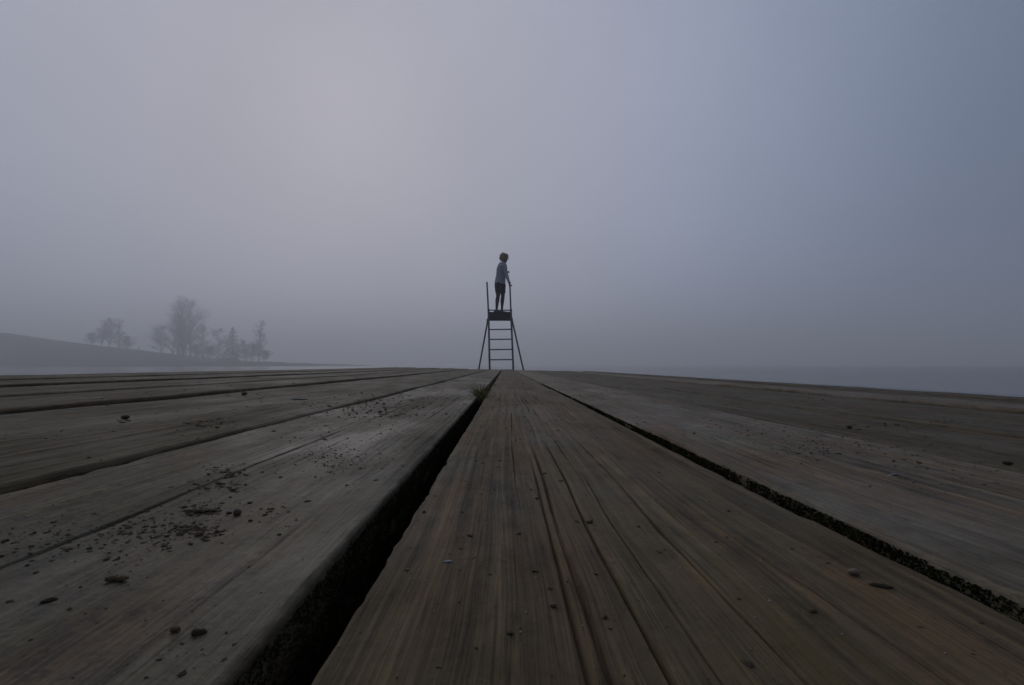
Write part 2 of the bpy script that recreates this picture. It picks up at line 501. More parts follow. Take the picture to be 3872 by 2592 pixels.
# ------------------------------------------------------------------ far shore: hill, trees, wood
def hill():
    q = NT('winter_grass')
    n = q.noise(q.mapping((0.06, 0.06, 0.06)), 1.0, 5, 0.6)
    n2 = q.noise(q.mapping((1.2, 1.2, 1.2)), 1.0, 3, 0.6)
    c = q.ramp(n, [(0.3, (0.020, 0.023, 0.006)), (0.55, (0.032, 0.032, 0.009)), (0.75, (0.036, 0.028, 0.012))])
    m = q.finish(q.mix(0.4, c, q.ramp(n2, [(0.3, (0.5, 0.5, 0.5)), (0.7, (1.2, 1.2, 1.2))]), 'MULTIPLY'), 0.95, q.bump(n2, 0.6, 0.3), 0.1)
    NX, NY = 420, 60
    V = np.zeros((NY, NX, 3))
    xs = np.linspace(-420, -58, NX); ys = np.linspace(0, 1, NY)
    vn = VNoise(9)
    for j, t in enumerate(ys):
        y0 = 130 + 3 * (vn(xs * 0.05, 1.5) - .5) + np.clip(xs + 95, 0, 99) * 0.9
        y = y0 + (174 - y0) * min(t / 0.22, 1) + max(t - 0.22, 0) * 220
        crest = np.interp(xs, CX, CZ)
        prof = 1 - (1 - min(t / 0.22, 1)) ** 2 if t < 0.22 else 1 - ((t - 0.22) / 0.78) * 1.2
        z = -0.3 + (crest + 0.3) * prof + (0.5 * (vn(xs * 0.07, t * 9) - 0.5) + 0.7 * (vn(xs * 0.6, t * 40) - 0.5)) * np.clip(prof, 0, 1)
        
        V[j] = np.stack([xs, y, z], -1)
    HILL['V'] = V
    i = np.arange(NY - 1)[:, None] * NX; j = np.arange(NX - 1)[None]
    T = np.stack([i + j, i + j + 1, i + NX + j + 1, i + NX + j], -1).reshape(-1, 4)
    o = np_mesh('hill', V.reshape(-1, 3), T, m)
    tag(o, 'low grassy hill sloping down to the lake in fog', kind='structure')
HILL = {}
HSIL = [at(x * 0.5548, 1080 + y * 0.5548, 174) for x, y in ((0, 318), (200, 350), (400, 381), (600, 406), (800, 432), (1000, 458), (1200, 487), (1400, 512), (1600, 524), (1900, 526), (2100, 538), (2250, 553), (2330, 566))]
CX = [-420, -260] + [p.x for p in HSIL]; CZ = [15, 14] + [p.z for p in HSIL]
hill()
def hill_z(x, y):
    V = HILL['V'].reshape(-1, 3)
    d = (V[:, 0] - x) ** 2 + (V[:, 1] - y) ** 2
    n = np.argsort(d)[:4]; w = 1 / (d[n] + 1e-3)
    return float((V[n, 2] * w).sum() / w.sum())

M['bark'] = plain('bark', (0.05, 0.045, 0.042), 0.9, 0.2, 0.4, 6)
M['twig'] = plain('twig', (0.055, 0.044, 0.040), 0.9, 0.2, 0.3, 6)
M['needles'] = plain('needles', (0.028, 0.036, 0.022), 0.9, 0.2, 0.4, 3)

def bare_tree(height, spread, seed, lean=0.0, slender=1.0, levels=4):
    """Trunk and limbs, then the fine twigs, of a leafless tree, base at the origin."""
    rg = random.Random(seed)
    Vt, Ft, Vc, Fc_ = [], [], [], []
    def branch(p, d, length, r, lev):
        n = (5, 4, 3, 2)[lev]
        pts, rad = [p], [r]
        cur = p; dd = d.copy(); kids = []
        up = (0.02, 0.035, 0.02, 0.0)[lev]
        for s in range(n):
            jit = Vector((rg.gauss(0, 1), rg.gauss(0, 1), rg.gauss(0, .5))) * (0.05 if lev == 0 else 0.16)
            dd = (dd + jit + Vector((0, 0, up))).normalized()
            cur = cur + dd * (length / n)
            pts.append(cur); rad.append(max(r * (1 - 0.85 * (s + 1) / n), (0.03, 0.018, 0.009, 0.006)[lev]))
            kids.append((cur.copy(), dd.copy(), (s + 1) / n, rad[-1]))
        if lev <= 1: tube_geo(Vt, Ft, pts, rad, 5 if lev == 0 else 4, False)
        else: tube_geo(Vc, Fc_, pts, rad, 3, False)
        if lev + 1 >= levels: return
        nk = (20, 10, 15)[lev]
        for k in range(nk):
            f = 0.07 + 0.93 * (k + rg.random()) / nk if lev == 0 else 0.2 + 0.8 * (k + rg.random()) / nk
            seg = min(int(f * n), n - 1)
            t = f * n - seg
            base = pts[seg].lerp(pts[seg + 1], min(t, 1))
            az = rg.random() * math.tau
            side = Vector((math.cos(az), math.sin(az), 0))
            rise = (0.55 if lev == 0 else 0.25) * slender + rg.uniform(-.1, .45)
            d2 = (side + dd * 0.25 + Vector((0, 0, rise))).normalized()
            if lev == 0: l2 = spread * (1.25 - 0.85 * f) * (0.6 + 0.75 * rg.random())
            else: l2 = length * (0.42 + 0.28 * rg.random()) * (1.1 - 0.35 * f)
            branch(base, d2, l2, max(rad[seg] * 0.5, (0.03, 0.018, 0.010)[lev]), lev + 1)
    branch(Vector((0, 0, -0.4)), Vector((lean, 0, 1)).normalized(), height, height * 0.016, 0)
    return (Vt, Ft), (Vc, Fc_)

def conifer(height, radius, seed):
    rg = random.Random(seed)
    Vt, Ft, Vc, Fc_ = [], [], [], []
    tube_geo(Vt, Ft, [(0, 0, -0.4), (0, 0, height * 0.97)], [height * 0.018, 0.03], 6, False)
    tiers = 26
    for t in range(tiers):
        f = t / (tiers - 1)
        z = height * (0.05 + 0.93 * f)
        rr = radius * (1 - f) ** 0.8 * (0.85 + 0.3 * rg.random()) + 0.12
        for b in range(int(7 + 9 * (1 - f))):
            az = rg.random() * math.tau; l = rr * (0.6 + 0.5 * rg.random())
            d = Vector((math.cos(az), math.sin(az), -0.15 + 0.5 * f))
            p0 = Vector((0, 0, z)); s = Vector((-d.y, d.x, 0))
            # drooping spray of needle-bearing twiglets
            for u in range(7):
                tt = (u + 0.6) / 7
                c = p0 + d * l * tt + Vector((0, 0, -0.18 * l * tt * tt))
                for sd in (-1, 1):
                    e = c + (s * sd * (0.34 * l * (1.05 - tt)) + d * 0.16 * l) + Vector((0, 0, rg.gauss(-0.1, 0.12)))
                    w = 0.07 + 0.05 * rg.random()
                    i0 = len(Vc)
                    Vc.extend([c + Vector((0, 0, w)), c - Vector((0, 0, w)), e, c + d * w * 2])
                    Fc_.extend([(i0, i0 + 1, i0 + 2), (i0, i0 + 2, i0 + 3)])
    return (Vt, Ft), (Vc, Fc_)

def put_tree(name, px, top_py, base_py, y, kind, label, spread=0.30, seed=1, lean=0.0, slender=1.0, group=None, levels=4):
    b = at(px, base_py, y); t = at(px, top_py, y)
    gz = hill_z(b.x, y)
    root = empty(name, (b.x, y, gz))
    hgt = max(t.z - gz, 2.0)
    g = conifer(hgt, spread * hgt, seed) if kind == 'conifer' else bare_tree(hgt * 0.93, spread * hgt, seed, lean, slender, levels)
    mesh_obj('trunk', *g[0], M['bark'], root)
    mesh_obj('crown', *g[1], M['needles'] if kind == 'conifer' else M['twig'], root)
    tag(root, label, 'tree' if kind != 'bush' else 'bush', group)

Z3 = lambda x, y: (x * 0.5548, 1080 + y * 0.5548)     # positions read off an enlargement of the far shore
def tz(name, x, top, base, y, kind, label, **kw):
    put_tree(name, Z3(x, 0)[0], Z3(0, top)[1], Z3(0, base)[1], y, kind, label, **kw)
G1, G2 = 'bare trees on the slope', 'bare trees in the tall clump'
tz('bare_tree', 690, 225, 410, 171, 'bare', 'leftmost bare tree of the three standing on the grassy slope', seed=3, spread=.34, group=G1)
tz('bare_tree', 745, 222, 415, 173, 'bare', 'middle bare tree of the three standing on the grassy slope', seed=4, spread=.36, group=G1)
tz('bare_tree', 812, 240, 425, 171, 'bare', 'right-leaning bare tree of the three standing on the grassy slope', seed=5, spread=.34, lean=.16, group=G1)
tz('bare_bush', 622, 325, 405, 173, 'bush', 'low bare bush left of the three trees on the slope', seed=6, spread=.6, levels=4)
tz('bare_sapling', 942, 425, 480, 171, 'bare', 'tiny bare sapling alone on the slope between the two tree groups', seed=7, spread=.3, levels=3)
tz('tall_tree', 1172, 180, 470, 172, 'bare', 'leftmost tall bare tree of the big clump on the hill', seed=8, spread=.36, slender=1.1, group=G2)
tz('tall_tree', 1215, 80, 475, 174, 'bare', 'tallest bare tree at the left heart of the big clump', seed=9, spread=.33, slender=1.2, group=G2)
tz('tall_tree', 1252, 110, 478, 168, 'bare', 'tall bare tree in the very middle of the big clump', seed=10, spread=.33, slender=1.2, group=G2)
tz('tall_tree', 1300, 75, 480, 174, 'bare', 'tall bare tree at the right heart of the big clump', seed=12, spread=.36, slender=1.1, group=G2)
tz('bare_bush', 1095, 265, 460, 173, 'bush', 'spreading bare bush at the left foot of the big clump', seed=13, spread=.36)
tz('bare_tree', 1380, 265, 505, 170, 'bare', 'slim bare tree just right of the big clump', seed=14, spread=.27, slender=1.2)
tz('bare_tree', 1478, 285, 508, 168, 'bare', 'crooked bare tree beside the dark conifer', seed=15, spread=.34, lean=.08, slender=.8)
tz('conifer_tree', 1580, 280, 525, 166, 'conifer', 'dark pointed conifer standing among the bare trees by the shore', seed=16, spread=.34)
tz('bare_bush', 1672, 375, 525, 168, 'bush', 'rounded bare bush between the conifer and the slender birch', seed=17, spread=.46)
tz('bare_bush', 1235, 400, 480, 170, 'bush', 'low bare bush between the trunks of the big clump', seed=21, spread=.55)
tz('bare_bush', 1330, 405, 490, 169, 'bush', 'low bare bush at the right foot of the big clump', seed=22, spread=.6)
tz('bare_bush', 1430, 420, 505, 170, 'bush', 'small bare bush between the slim and the crooked tree', seed=23, spread=.6)
tz('bare_bush', 1715, 400, 525, 168, 'bush', 'small bare bush at the left foot of the birch', seed=24, spread=.55)
tz('bare_bush', 1805, 440, 526, 168, 'bush', 'small bare bush at the right foot of the birch', seed=25, spread=.55)
tz('bare_bush', 860, 350, 430, 170, 'bush', 'low bare bush right of the three trees on the slope', seed=26, spread=.6)
tz('birch_tree', 1762, 235, 525, 173, 'bare', 'slender bare birch standing rightmost on the point', seed=18, spread=.24, slender=1.5)

# ------------------------------------------------------------------ diving tower
D_T = 13.2
M['steel'] = plain('painted_steel', (0.085, 0.088, 0.095), 0.6, 0.4, 0.3, 18)
M['board'] = wood_material('tower_board', (0.012, 0.011, 0.011), (0.03, 0.028, 0.027), (0.025, 0.025, 0.027), 0.5)
ZT = lambda x, y: (1740 + x / 3.137, 920 + y / 3.137)
def tw(x, y, d=D_T): return at(*ZT(x, y), d)
tower_base = tw(480, 1490); tower_base.z = 0.0
tower = empty('diving_tower', tower_base)
tag(tower, 'narrow dark steel diving tower with ladder rungs rising beyond the end of the jetty', 'diving tower')
TI = Matrix.Translation(-tower_base)
def tl(x, y, d=D_T): return TI @ tw(x, y, d)
def down(a, b, z=-1.2):
    """Continue the line a to b until height z."""
    return b + (b - a) * ((z - b.z) / (b.z - a.z))
for (tx, ty), (mx, my), (bx, by) in (((318, 468), (335, 800), (350, 1485)), ((588, 465), (602, 800), (630, 1490))):
    a, m_, b = tl(tx, ty), tl(mx, my), tl(bx, by)
    tube('handrail', [m_ + Vector((0, 0, -0.06)), m_.lerp(a, .5), a], 0.0225, M['steel'], tower, 12)
    p = tube('post', [m_ + Vector((0, 0, 0.03)), b, down(m_, b)], 0.0275, M['steel'], tower, 12)
    tube('cap', [a + Vector((0, 0, -0.015)), a + Vector((0, 0, 0.012))], 0.0265, M['steel'], tower, 12)
for (lx, ly, rx, ry) in ((342, 1026, 604, 1023), (346, 1143, 610, 1140), (351, 1264, 616, 1261), (354, 1384, 621, 1382)):
    tube('rung', [tl(lx - 6, ly), tl(rx + 6, ry)], 0.0175, M['steel'], tower, 10)
tube('rung', [tl(360, 1508), tl(630, 1506)], 0.0175, M['steel'], tower, 10)
for (ax, ay), (bx, by) in (((328, 915), (224, 1480)), ((614, 905), (748, 1494))):
    a, b = tl(ax, ay, D_T + 0.15), tl(bx, by, D_T + 1.1)
    b2 = down(a, b)
    tube('brace_leg', [a + (a - b).normalized() * 0.08, b, b2], 0.0235, M['steel'], tower, 12)
tube('top_bar', [tl(332, 796), tl(604, 796)], 0.0165, M['steel'], tower, 10)
pl = (tl(342, 815), tl(599, 815), tl(599, 921), tl(342, 921))
# platform: front board hung under the near edge, boards behind it carry the swimmer
w_p = (pl[1] - pl[0]).length
fz = (pl[0].z + pl[3].z) / 2; fx = (pl[0].x + pl[1].x) / 2; fy = pl[0].y
box('front_board', (fx, fy + 0.03, fz), (w_p, 0.035, pl[0].z - pl[3].z), M['board'], tower)
PLAT_Z = pl[0].z - 0.004
for k in range(7):
    box('platform_board', (fx, fy + 0.052 + 0.07 + k * 0.148, PLAT_Z - 0.016), (w_p - 0.01, 0.14, 0.032), M['board'], tower)
for sx in (-1, 1):
    box('side_bearer', (fx + sx * (w_p / 2 - 0.03), fy + 0.60, PLAT_Z - 0.088), (0.045, 1.06, 0.11), M['board'], tower)
for bx_, by_ in ((330, 925), (610, 915)):
    c_ = tl(bx_, by_, D_T + 0.02)
    br = box('bracket', c_, (0.075, 0.07, 0.11), M['steel'], tower, 0.006)
    for dz in (-0.03, 0.03):
        tube('bolt', [c_ + Vector((0, -0.034, dz)), c_ + Vector((0, -0.052, dz))], 0.010, M['steel'], br, 6)
for bx_, by_ in ((337, 796), (602, 796)):
    c_ = tl(bx_, by_); tube('clamp', [c_ + Vector((0, 0, -0.03)), c_ + Vector((0, 0, 0.03))], 0.033, M['steel'], tower, 12)
PLAT_W = tower_base.z + PLAT_Z

# ------------------------------------------------------------------ swimmer on the tower
D_P = D_T + 0.34
ZP = lambda x, y: (1840 + x / 6.275, 940 + y / 6.275)
def pp(x, y, dd=0.0):
    """Point of the figure: enlargement position, plus depth behind the body's mid plane."""
    return at(*ZP(x, y), D_P + dd)
MM = D_P / F_PX / 6.275                 # metres per enlargement pixel

def ico(sub):
    bm = bmesh.new(); bmesh.ops.create_icosphere(bm, subdivisions=sub, radius=1.0)
    V = np.array([v.co[:] for v in bm.verts]); T = np.array([[v.index for v in f.verts] for f in bm.faces]); bm.free()
    return V, T
SPHERE = ico(2)

def skin_mesh(verts, edges, root=0):
    """verts: (position, half width, half depth). Solid swept along a joint graph: the voxel skin later makes it one surface."""
    Vs, Ts, off = [], [], 0
    for a, b in edges:
        (p, ax, ay), (q, bx, by) = verts[a], verts[b]
        L = (q - p).length; n = max(2, int(L / (0.30 * min(ax, ay, bx, by))) + 1)
        for k in range(n + 1):
            t = k / n
            rx, ry = ax + (bx - ax) * t, ay + (by - ay) * t
            Vs.append(SPHERE[0] * np.array([rx, ry, min(rx, ry)]) + np.array(p.lerp(q, t))); Ts.append(SPHERE[1] + off); off += len(SPHERE[0])
    o = np_mesh('grow', np.concatenate(Vs), np.concatenate(Ts))
    me = o.data; bpy.data.objects.remove(o)
    return me

def trim(me, z, keep_above=True):
    """Cut a garment to a clean hem."""
    bm = bmesh.new(); bm.from_mesh(me)
    bmesh.ops.bisect_plane(bm, geom=bm.verts[:] + bm.edges[:] + bm.faces[:], plane_co=(0, 0, z), plane_no=(0, 0, 1), clear_inner=keep_above, clear_outer=not keep_above)
    bmesh.ops.holes_fill(bm, edges=[e for e in bm.edges if e.is_boundary], sides=0)
    bm.to_mesh(me); bm.free(); return me

def merge_meshes(meshes, voxel=None):
    bm = bmesh.new()
    for me in meshes: bm.from_mesh(me)
    me = bpy.data.meshes.new('body')
    bm.to_mesh(me); bm.free()
    if voxel:
        o = bpy.data.objects.new('tmp', me); COL.objects.link(o)
        md = o.modifiers.new('r', 'REMESH'); md.mode = 'VOXEL'; md.voxel_size = voxel; md.use_smooth_shade = True
        sm = o.modifiers.new('m', 'SMOOTH'); sm.factor = 0.4; sm.iterations = 2
        dg = bpy.context.evaluated_depsgraph_get()
        me2 = bpy.data.meshes.new_from_object(o.evaluated_get(dg))
        bpy.data.objects.remove(o)
        me = me2
    me.polygons.foreach_set('use_smooth', [True] * len(me.polygons))
    return me

def ball(c, r, seg=14):
    bm = bmesh.new()
    bmesh.ops.create_uvsphere(bm, u_segments=seg, v_segments=seg - 4, radius=1.0)
    bmesh.ops.scale(bm, vec=r, verts=bm.verts)
    bmesh.ops.translate(bm, vec=c, verts=bm.verts)
    me = bpy.data.meshes.new('ball'); bm.to_mesh(me); bm.free()
    return me

def swimmer():
    ft = PLAT_W
    def fl(x, dd): p = pp(x, 1490, dd); p.z = ft; return p
    J = {}
    J['hipc'] = pp(318, 800, 0.0); J['waist'] = pp(345, 640, 0.0); J['chest'] = pp(368, 500, 0.0)
    J['upper'] = pp(375, 415, 0.0); J['neck'] = pp(398, 345, 0.0); J['nape'] = pp(405, 300, 0.0)
    J['hipL'] = pp(370, 860, 0.07); J['hipR'] = pp(275, 860, -0.06)
    J['kneeL'] = pp(385, 1130, 0.08); J['kneeR'] = pp(272, 1130, -0.05)
    J['calfL'] = pp(374, 1230, 0.085); J['calfR'] = pp(255, 1235, -0.045)
    J['ankL'] = pp(363, 1440, 0.09); J['ankR'] = pp(238, 1440, -0.04)
    J['ankL'].z = max(J['ankL'].z, ft + 0.085); J['ankR'].z = max(J['ankR'].z, ft + 0.085)
    J['shR'] = pp(395, 425, -0.13); J['shL'] = pp(365, 425, 0.13)
    J['elR'] = pp(478, 640, -0.16); J['wrR'] = pp(537, 825, -0.28)
    J['elL'] = pp(345, 640, 0.20); J['wrL'] = pp(440, 590, 0.15)
    m = MM
    v, e = [], []
    def add(p, rx, ry=None):
        v.append((p, rx, rx if ry is None else ry)); return len(v) - 1
    def chain(first, items):
        last = first
        for p, r in items:
            i = add(p, r); e.append((last, i)); last = i
        return last
    pel = add(J['hipc'], 0.138, 0.12)
    wa = add(J['waist'], 0.108, 0.10); e.append((pel, wa))
    ch = add(J['chest'], 0.122, 0.13); e.append((wa, ch))
    up = add(J['upper'], 0.088, 0.13); e.append((ch, up))
    nk = add(J['neck'], 0.052); e.append((up, nk))
    na = add(J['nape'], 0.048); e.append((nk, na))
    legs, arms = {}, {}
    for s in 'LR':
        h = J['hip' + s]; k_ = J['knee' + s]; c = J['calf' + s]; a = J['ank' + s]
        chain(pel, [(h, 0.092), (h.lerp(k_, .5), 0.080), (k_, 0.058), (c, 0.061), (c.lerp(a, .6), 0.043), (a, 0.036)])
        sh = J['sh' + s]; el = J['el' + s]; w = J['wr' + s]
        chain(up, [(sh, 0.050), (sh.lerp(el, .5), 0.043), (el, 0.036), (el.lerp(w, .35), 0.036), (w, 0.024)])
    main = skin_mesh(v, e, pel)
    parts = [main]
    # feet pointing the way she faces, to the right and a little away
    fdir = Vector((0.86, 0.5, 0)).normalized()
    for s in 'LR':
        a = J['ank' + s]; b = Vector((a.x, a.y, ft + 0.035))
        heel = b - fdir * 0.05
        parts.append(skin_mesh([(a, .032, .032), (b, .036, .036), (heel, .03, .03), (b + fdir * 0.09, .034, .028), (b + fdir * 0.15, .03, .02)], [(0, 1), (1, 2), (1, 3), (3, 4)], 1))
    # hands: palm and five bent fingers; the right one closes on the rail
    def hand(w, el, curl_axis, spread_axis, sgn, curl):
        d = (w - el).normalized()
        spread = (spread_axis - d * spread_axis.dot(d)).normalized()
        palm_n = d.cross(spread).normalized() * sgn
        out = [skin_mesh([(w, .022, .022), (w + d * .035, .030, .018), (w + d * .075, .034, .016)], [(0, 1), (1, 2)], 0)]
        for k, (o_, l) in enumerate(((-0.027, .062), (-0.009, .074), (0.009, .070), (0.026, .055))):
            p = w + d * .070 + spread * o_; dd = d.copy(); ch_ = [(p, .0095, .0095)]
            for seg in range(3):
                dd = (Quaternion(spread, curl * sgn) @ dd).normalized()
                p = p + dd * l * (0.42, 0.32, 0.26)[seg]
                ch_.append((p, .0092 - .0009 * seg, .0092 - .0009 * seg))
            out.append(skin_mesh(ch_, [(0, 1), (1, 2), (2, 3)], 0))
        p = w + d * .022 - spread * .024; dd = (d * .6 - spread * .8).normalized(); ch_ = [(p, .012, .012)]
        for seg in range(2):
            p = p + dd * (.034 - .006 * seg); ch_.append((p, .0105, .0105))
            dd = (dd + palm_n * 0.5 + d * .4).normalized()
        out.append(skin_mesh(ch_, [(0, 1), (1, 2)], 0))
        return out
    parts += hand(J['wrR'], J['elR'], None, Vector((0.2, -0.9, 0.2)), 1, 0.75)
    parts += hand(J['wrL'], J['elL'], None, Vector((0, 0.3, 0.9)), 1, 0.35)
    # head looking right, slightly down and away
    hc = pp(422, 238, 0.01)
    fd = Vector((0.90, 0.40, -0.10)).normalized()
    sd = Vector((-fd.y, fd.x, 0)).normalized(); ud = fd.cross(sd) * 1.0
    if ud.z < 0: ud = -ud
    def hp(f, s, u): return hc + fd * f + sd * s + ud * u
    parts.append(ball(hp(-.01, 0, .02), (.090, .078, .098)))
    parts.append(skin_mesh([(hp(.02, 0, -.02), .064, .070), (hp(.045, 0, -.075), .040, .045), (hp(.058, 0, -.098), .022, .026)], [(0, 1), (1, 2)], 0))
    parts.append(skin_mesh([(hp(.078, 0, .018), .010, .010), (hp(.100, 0, -.014), .013, .013), (hp(.090, 0, -.026), .014, .010)], [(0, 1), (1, 2)], 0))   # nose
    for s in (-1, 1):
        parts.append(ball(hp(-.005, s * .077, -.005), (.018, .010, .030), 10))     # ears
        parts.append(ball(hp(.078, s * .030, .014), (.016, .018, .010), 10))       # lids
    parts.append(ball(hp(.082, 0, -.055), (.014, .024, .006), 10))                 # lips
    body_me = merge_meshes(parts, 0.005)
    root = empty('person', Vector((J['hipc'].x, J['hipc'].y, ft)))
    tag(root, 'person in grey-blue top and dark shorts standing atop the diving tower, holding the rail', 'person')
    TR = Matrix.Translation(-root.location)
    skin = plain('skin', (0.30, 0.19, 0.15), 0.55, 0.4, 0.1, 30)
    legging = plain('legging', (0.045, 0.047, 0.058), 0.8, 0.3, 0.2, 60)
    def put(name, me, mat, par=root, extra=()):
        me.transform(TR if par is root or par in kids else TR)
        me.materials.clear(); me.materials.append(mat)
        for x_ in extra: me.materials.append(x_)
        o = bpy.data.objects.new(name, me); COL.objects.link(o); o.parent = par
        kids.append(o)
        return o
    kids = []
    body = put('body', body_me, skin, extra=(legging,))
    zc = J['hipc'].z - root.location.z
    for p in body.data.polygons:
        c = p.center
        if c.z < zc - 0.05 and (abs(c.x - (J['wrR'].x - root.location.x)) > 0.10 or c.z < zc - 0.25): p.material_index = 1
    # eyes as small dark inset balls
    for s in (-1, 1):
        put('eye', ball(hp(.088, s * .030, .012), (.009, .011, .007), 8), plain('eye', (0.03, 0.025, 0.02), 0.2))
    # top: torso and sleeves, loose at the hem
    tv, te = [], []
    def tadd(p, rx, ry=None): tv.append((p, rx, ry or rx)); return len(tv) - 1
    hem = tadd(pp(319, 870, 0.0), 0.164, 0.145); t0 = tadd(pp(319, 790, 0), 0.163, 0.142); t1 = tadd(J['waist'] + Vector((-.004, 0, 0)), 0.148, 0.125); t2 = tadd(J['chest'] + Vector((-.004, 0, 0)), 0.165, 0.145); t3 = tadd(J['upper'] + Vector((0, 0, -0.01)), 0.134, 0.145); t4 = tadd(J['neck'] + Vector((-.005, 0, -.02)), 0.064)
    te += [(hem, t0), (t0, t1), (t1, t2), (t2, t3), (t3, t4)]
    for s in 'LR':
        sh = J['sh' + s]; el = J['el' + s]; w = J['wr' + s]
        last = t3
        for p, r in ((sh, 0.062), (sh.lerp(el, .5), 0.056), (el, 0.050), (el.lerp(w, .4), 0.046), (el.lerp(w, .92), 0.034)):
            i = tadd(p, r); te.append((last, i)); last = i
    q = NT('jersey')
    n = q.noise(q.mapping((5, 5, 9)), 1.0, 3); n2 = q.noise(q.mapping((90, 90, 90)), 1.0, 2)
    jersey = q.finish(q.ramp(n2, [(0.3, (0.36, 0.38, 0.41)), (0.7, (0.46, 0.48, 0.51))]), 0.85, q.bump(n, 0.6, 0.03), 0.2)
    put('top', merge_meshes([trim(merge_meshes([skin_mesh(tv[:6], te[:5], t1)], 0.007), pp(319, 848).z), merge_meshes([skin_mesh(tv, te[5:], t1)], 0.007)]), jersey)
    # shorts: hips and two short legs
    sv, se = [], []
    def sadd(p, rx, ry=None): sv.append((p, rx, ry or rx)); return len(sv) - 1
    a0 = sadd(pp(319, 830, 0), 0.155, 0.135)
    for s in 'LR':
        h = J['hip' + s]; k_ = J['knee' + s]
        b0 = sadd(h.lerp(k_, .10), 0.108); b1 = sadd(h.lerp(k_, .50), 0.092); b2 = sadd(h.lerp(k_, .80), 0.086)
        se += [(a0, b0), (b0, b1), (b1, b2)]
    put('shorts', trim(merge_meshes([skin_mesh(sv, se, a0)], 0.007), pp(318, 1052).z), plain('shorts_cloth', (0.022, 0.022, 0.034), 0.85, 0.2, 0.2, 60))
    for s in 'LR':
        a = J['ank' + s]; b = Vector((a.x, a.y, ft + 0.035))
        sh_me = merge_meshes([skin_mesh([(b + Vector((0, 0, .03)), .042, .042), (b, .043, .040), (b - fdir * .055, .036, .036), (b + fdir * .09, .042, .034), (b + fdir * .16, .034, .026)], [(0, 1), (1, 2), (1, 3), (3, 4)], 1)], 0.006)
        mz = min(vv.co.z for vv in sh_me.vertices)
        for vv in sh_me.vertices: vv.co.z += ft - mz + 0.001
        put('shoe', sh_me, plain('shoe', (0.02, 0.02, 0.024), 0.6))
    # hair: short wavy bob, cap of locks plus flyaway strands
    Vh, Fh = [], []
    rg = random.Random(8)
    for k in range(420):
        az = rg.uniform(0.55, 2 * math.pi - 0.55); elv = math.asin(rg.uniform(-0.45, 1.0))
        if elv > 0.75: az = rg.random() * math.tau
        n_ = fd * (math.cos(az) * math.cos(elv)) + sd * (math.sin(az) * math.cos(elv)) + ud * math.sin(elv)
        p0 = hp(-.014, 0, .022) + Vector((n_.x * .084, n_.y * .084, n_.z * .098))
        back = (n_ - fd * 0.45); L = rg.uniform(.04, .09)
        tang = (Vector((rg.gauss(0, .4), rg.gauss(0, .4), -0.9)) - fd * .25); tang = (tang - n_ * tang.dot(n_)).normalized()
        pts = [p0 - n_ * .01]
        fly = 0.35 if rg.random() < .25 else 0.12
        for st in range(4):
            pts.append(pts[-1] + (tang + n_ * (fly if st else 1.1) + Vector((rg.gauss(0, .25), rg.gauss(0, .25), rg.gauss(0, .25)))) * (L / 4))
        tube_geo(Vh, Fh, pts, [.014, .016, .013, .009, .003], 5, True)
    hm = bpy.data.meshes.new('hair'); hm.from_pydata([tuple(x) for x in Vh], [], Fh)
    hm.polygons.foreach_set('use_smooth', [True] * len(hm.polygons)); hm.update()
    cap = ball(hp(-.022, 0, .034), (.094, .086, .096)); 
    put('hair', merge_meshes([hm, cap]), plain('hair', (0.40, 0.28, 0.15), 0.6, 0.4, 0.4, 120))
swimmer()

# ------------------------------------------------------------------ grass tuft in the gap
M['blade'] = plain('grass_blade', (0.12, 0.115, 0.022), 0.7, 0.3, 0.35, 90)
M['blade_dry'] = plain('dry_blade', (0.22, 0.17, 0.06), 0.7, 0.3, 0.3, 90)
def grass_tuft():
    c = Vector((-0.0360, 0.78, -0.006))
    root = empty('grass_tuft'); root.matrix_world = DECK_M @ Matrix.Translation(c)
    tag(root, 'small green and yellow grass tuft growing out of the gap between planks', 'grass tuft')
    rg = random.Random(3)
    for nm, mat, n in (('blades', M['blade'], 120), ('dry_blades', M['blade_dry'], 16)):
        V, Fc = [], []
        for k in range(n):
            y = rg.gauss(0, .020); x = rg.uniform(-.005, .005)
            az = rg.random() * math.tau; L = rg.uniform(.014, .034) if nm == 'blades' else rg.uniform(.024, .044)
            d = Vector((math.cos(az) * .5 - (.25 if k % 3 else 0), math.sin(az) * .4, 1)).normalized()
            p = Vector((x, y, rg.uniform(-.006, .004))); s = Vector((-d.y - .2, d.x + .1, 0)).normalized(); w = rg.uniform(.0009, .0018)
            i0 = len(V)
            for st in range(5):
                ww = w * (1 - st / 4.3)
                V += [p - s * ww, p + s * ww, p + d.cross(s) * ww * .6]
                d = (d + Vector((d.x, d.y, -0.35)) * 0.28).normalized(); p = p + d * L / 4
            for st in range(4):
                a = i0 + st * 3
                Fc += [(a, a + 1, a + 4, a + 3), (a + 1, a + 2, a + 5, a + 4), (a + 2, a, a + 3, a + 5)]
        mesh_obj(nm, V, Fc, mat, root)
grass_tuft()

